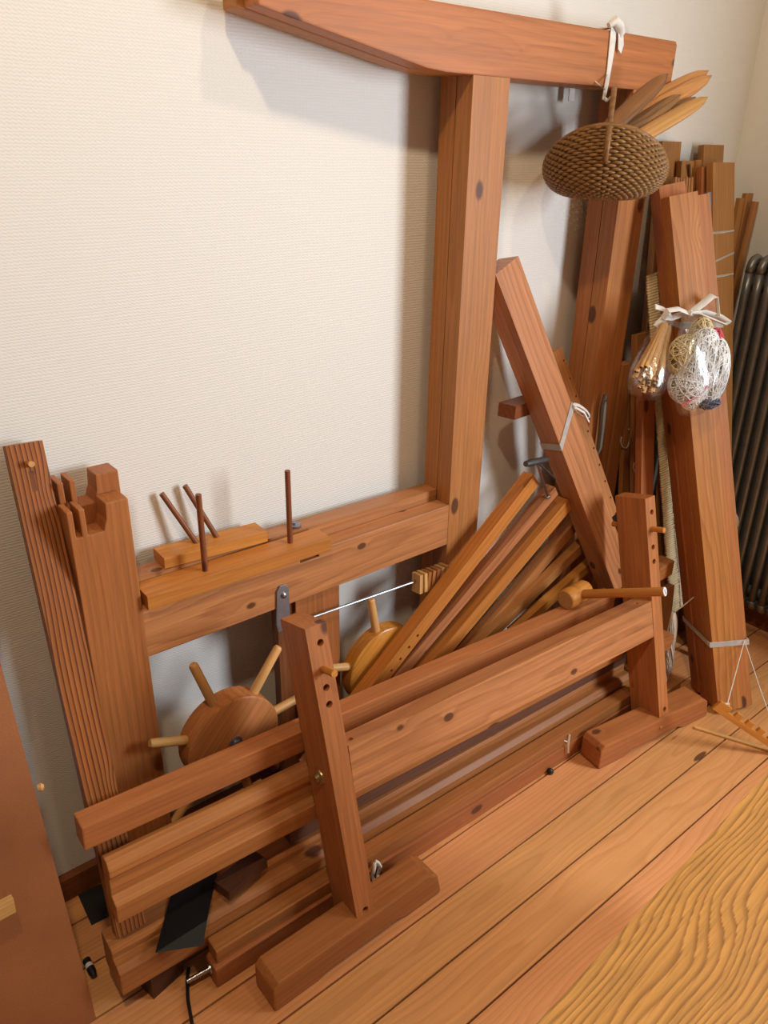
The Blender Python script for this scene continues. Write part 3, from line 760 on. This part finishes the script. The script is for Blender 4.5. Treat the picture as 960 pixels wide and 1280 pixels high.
for i in range(7):
    lean('thin_lath', 'thin upright slat in the tight row above the corner bundle', 844+i*3.4, 846.6+i*3.4, 222+(i % 2), 1.27, 0, 1.08, .010, 'slat', 'lath', 'row of thin slats above the bundle')
lean('metal_strip', 'flat grey metal strip behind the corner bundle', 884, 889, 241, 1.235, 0, .94, .008, 'zinc', 'strip')
lean('corner_lath', 'short slat leaning against the right wall by the radiator', 925, 931, 248, 1.270, 0, 1.245, .012, 'slat', shift=-.02)
lean('corner_lath', 'slim slat slightly taller than its neighbour by the radiator', 933, 942, 242, 1.270, 0, 1.245, .012, 'slat', shift=-.02)
lean('corner_lath', 'thin strip slanting over the radiator end', 943, 949, 253, 1.248, 0, 1.228, .008, 'slat', shift=-.13)
mw7 = s7
for i, (px, py, sk) in enumerate(((901, 290, 0), (901, 327, .02), (901, 345, 0))):
    mt = WM[s7.name]; inv = mt.inverted(); hit = at(px, py, y=1.2)
    # find the height along the board seen at this picture row
    best = min((abs((lambda c: 640-FPX*(c-CAM).dot(UP)/(c-CAM).dot(FW))(mt @ V3((l*.01, .05, 0)))-py), l*.01) for l in range(0, 160))[1]
    o = band('string', ['top string tied round the wide tied board', 'slack middle string tied round the wide tied board', 'lower string tied round the wide tied board'][i], s7, best, .006, 'string', 'string', sk, .0006)
# slats between the right post and the bundle
lean('corner_board', 'pine board beside the tall right post of the loom frame', 779, 792, 457, 1.242, 0, 1.238, .03, 'pine')
lean('corner_board', 'pale-topped slat behind the bag of sticks', 796, 818, 420, 1.235, 0, 1.08, .018, 'slat', shift=.02)
lean('corner_board', 'dark reddish slat left of the woven blind', 803, 818, 470, 1.160, 0, .965, .02, 'pine_red', shift=-.06)
lean('corner_board', 'thin pine slat with a loop of string on it', 784, 793, 470, 1.262, 0, 1.15, .014, 'pine', shift=.0)
for (px, py, yy) in ((783, 548, 1.236), (799, 580, 1.1745)):
    c = at(px, py, y=yy)
    tag(tube('string_loop', None, [c+V3((.022*math.sin(a), -.004*math.cos(a*2), .03*math.cos(a))) for a in [i*.5 for i in range(11)]], .0016, 'string', 6), 'loose loop of string hanging on the slats by the right post', 'string', 'string loops on the slats')
# woven blind: many thin reeds
wb = thing('reed_blind', 'cream woven reed blind standing on end behind the corner bundle', 'blind', (1.98, 1.05, 0))
p0 = V3((2.028, 1.033, .20)); p1_ = at(812, 345, y=1.212); axq = (p1_-p0).normalized(); sd = V3((1, -.15, 0)); sd = (sd-axq*sd.dot(axq)).normalized(); nq = sd.cross(axq)
Lq = (p1_-p0).length
bm = bmesh.new(); rr = random.Random(11); q = 0
while q < Lq:
    a = p0+axq*q; j = rr.uniform(-.001, .001)
    add_tube(bm, [a-sd*(.012+j), a+sd*.05+nq*rr.uniform(-.003, .003), a+sd*(.112+rr.uniform(-.006, .006))], .0042, 5)
    q += .0072
rd_ = obj('reeds', bm, 'cream', wb, None, True); rd_['kind'] = 'stuff'
for s_ in (.03, .075):
    tube('cord', wb, [p0+axq*(Lq*t/8)+sd*(s_+.004*math.sin(t*2))+(-nq if nq.y > 0 else nq)*.005 for t in range(9)], .0014, 'string', 5)
# hanging bunch of heddles
hb0 = at(842, 765, y=.96)
hbt = thing('heddle_bunch', 'twisted bunch of cream string heddles hanging beside the bundle', 'heddles', at(840, 870, y=.96))
bm = bmesh.new(); rr = random.Random(3)
for i in range(46):
    a = rr.uniform(0, 6.28); pts = []
    for t in range(9):
        f = t/8; rad_ = .006+.012*math.sin(f*math.pi)**.7
        pts.append(hb0+V3((math.cos(a+f*3)*rad_+.004*math.sin(f*9), math.sin(a+f*3)*rad_*.7-.02*f, -.21*f*rr.uniform(.92, 1.0))))
    add_tube(bm, pts, .0013, 4)
ob = obj('heddle_strings', bm, 'string', hbt, None, True); ob['kind'] = 'stuff'
tube('tie', hbt, [hb0+V3((0, 0, -.004)), hb0.lerp(fb0+axb*.34+eb*.075, .5)+V3((0, 0, -.004)), fb0+axb*.34+eb*.075], .0016, 'string', 6)
tube('tie', hbt, [hb0+V3((-.005, -.012, -.195)), hb0+V3((.002, -.02, -.23)), hb0+V3((0, -.02, -.262))], .0016, 'string', 6)
# low blocks behind the second post
tag(box('wooden_block', None, at(811.7, 822, y=.93), at(838, 811, y=.93), Z*.045, Y*.036, 'pine_red', .003), 'reddish block behind the post next to the corner bundle', 'block')
tag(box('wooden_block', None, at(822, 728, y=1.0), at(840, 718, y=1.0), Z*.045, Y*.044, 'pine_red', .003), 'square beam end poking out beside the reed blind', 'block')
tag(box('upright_slat', None, V3((1.925, .985, .004)), V3((1.935, 1.02, .32)), X*.045, Y*.02, 'slat', .002), 'short upright slat with a white band behind the second post', 'slat')
tag(box('floor_rail', None, V3((1.76, .925, 0)), V3((1.955, .925, 0)), Z*.03, Y*.03, 'slat', .002), 'short pale rail on the floor behind the second foot', 'rail')

# ------------------------------------------------------------------ radiator
rad = thing('column_radiator', 'dark grey column radiator standing by the right wall', 'radiator', (2.42, .9, 0))
XR = 2.395
def fin(yc):
    bm = bmesh.new()
    for dx in (0, .055):
        pts = [(XR+dx, yc, .14)]+[(XR+dx, yc, z) for z in (.3, .6, .9, 1.1)]+[(XR+dx+.004*0, yc, 1.17)]
        add_tube(bm, pts, .0125, 10)
    top_ = [(XR+.0275-.0275*math.cos(a), yc, 1.17+.04*math.sin(a)) for a in [i*math.pi/8 for i in range(9)]]
    add_tube(bm, top_, .0135, 10)
    add_tube(bm, [(XR+.0275-.0275*math.cos(a), yc, .14-.03*math.sin(a)) for a in [i*math.pi/8 for i in range(9)]], .0135, 10)
    return bm
f0 = obj('fin', fin(0), 'radiator', rad, Matrix.Translation((0, 1.195, 0)), True)
for k in range(1, 26):
    o = bpy.data.objects.new('fin', f0.data); COL.objects.link(o); place(o, Matrix.Translation((0, 1.195-.034*k, 0)), rad)
for zz in (.16, 1.14):
    tube('header_pipe', rad, [(XR+.0275, 1.2, zz), (XR+.0275, .33, zz)], .016, 'radiator', 12)
for yy in (1.1, .45):
    tube('leg', rad, [(XR+.0275, yy, .12), (XR+.0275, yy, 0)], [.012, .016], 'radiator', 10)

tag(tube('cord_loop', None, [at(918+4*math.sin(a), 652+9*math.cos(a), x=2.381) for a in [i*.55 for i in range(14)]], .004, 'cloth', 6), 'white cord looped on the radiator end', 'cord')
# ------------------------------------------------------------------ table corner in front
tb = thing('oak_table', 'oak table with strong yellow grain', 'table', (1.0, -.1, 0))
E0, E1 = at(670, 1280, z=.75), at(960, 965, z=.75); exx = (E1-E0).normalized(); eyy = V3((exx.y, -exx.x, 0))
T0 = E0-exx*.25
box('tabletop', tb, T0-Z*.03, T0-Z*.03+exx*1.35, eyy*.75, Z*.03, 'oak', .003)
for a, b in ((.06, .06), (1.23, .06), (.06, .63), (1.23, .63)):
    c = T0+exx*a+eyy*b; box('leg', tb, V3((c.x, c.y, 0)), V3((c.x, c.y, .72)), exx*.06, eyy*.06, 'oak', .003)

# ------------------------------------------------------------------ hardboard panel on the left
hp = thing('hardboard_panel', 'brown hardboard panel leaning by the wall at the far end of the beams', 'panel', (-.2, 1.06, 0))
h0 = V3((.190, 1.052, 0)); h1_ = V3((.184, 1.20, .98))
axh2 = (h1_-h0).normalized()
box('panel', hp, h0, h1_, V3((-1, 0, 0))*.85, V3((0, 1, -.1)).normalized()*.006, 'hardboard', .001)
bl = at(0, 1140, y=1.062)
box('wooden_batten', hp, at(-60, 1175, y=1.068), at(17, 1134, y=1.073), Z*.03, V3((0, -.012, 0)), 'light', .002)
lathe('knob', hp, [(0, .006), (.006, .007), (.01, .004)], at(47, 985, y=1.135), (1, -.3, 0), 'light', 12)
bo = thing('bolt_end', 'small black and white capped bolt on the floor by the hardboard panel', 'bolt', at(110, 1212, z=0))
lathe('black_cap', bo, [(0, .008), (.012, .008)], at(108, 1200, z=.008), (0, -1, 0), 'black', 12)
lathe('white_ring', bo, [(.012, .0075), (.022, .0075)], at(108, 1200, z=.008), (0, -1, 0), 'white', 12)
lathe('tip', bo, [(.022, .008), (.032, .008), (.044, .005)], at(108, 1200, z=.008), (0, -1, 0), 'black', 12)

# ------------------------------------------------------------------ small things on the floor and beams
bm = bmesh.new(); vs4 = [bm.verts.new(p) for p in (at(194, 1191, z=.145), at(254, 1182, z=.134), at(259, 1150, z=.1495), at(276, 1066, z=.154), at(222, 1090, z=.154), at(205, 1150, z=.1495))]
bm.faces.new((vs4[0], vs4[1], vs4[2], vs4[5])); bm.faces.new((vs4[5], vs4[2], vs4[3], vs4[4])); bmesh.ops.solidify(bm, geom=bm.faces[:], thickness=.0014)
tag(obj('black_card', bm, 'black_card'), 'black card strip draped over the stepped beam', 'card')
c_ = [at(100, 1120, z=.001), at(135, 1104, z=.001)]
tag(box('black_card', None, V3((.255, 1.25, .0005)), V3((.32, 1.247, .0005)), Y*.09, Z*.0016, 'black_card', 0), 'black card lying flat on the floor beside the skirting', 'card')
dA, dB, dC = at(287, 1126, z=.1505), at(334, 1084, z=.147), at(272, 1109, z=.1505)
tag(box('dark_wood_piece', None, dA, dB, dC-dA, Z*.022, 'dark_block', .006), 'small dark stained wood piece lying on the stepped beam', 'wood piece')
tag(tube('cable', None, [at(236, 1210, z=.004), at(234, 1224, z=.004), at(235, 1250, z=.004), at(241, 1285, z=.004), at(244, 1310, z=.004)], .0035, 'black', 8), 'thin black cable on the floor coming from under the beams', 'cable')
sg = at(466, 1085, y=.963)
wst = tag(tube('string_loop', None, [sg+V3((.010*math.sin(a), -.012+.004*math.cos(3*a), .028*math.cos(a))) for a in [i*.55 for i in range(12)]], .004, 'cloth', 6), 'white plastic string knotted round the floor rails by the first post', 'string')
tag(tube('string_end', None, [at(705, 925, y=.952), at(711, 928, y=.947), at(712, 918, y=.946), at(710, 930, y=.940), at(710, 941, y=.939)], .003, 'cloth', 6, flat=.4), 'short white string end hanging from the floor rails near the second foot', 'string')
tag(lathe('rubber_knob', None, [(0, .008), (.008, .009), (.012, .006)], at(686, 963, y=.945), (0, -1, .1), 'black', 14), 'small black rubber knob on the floor rail', 'knob')
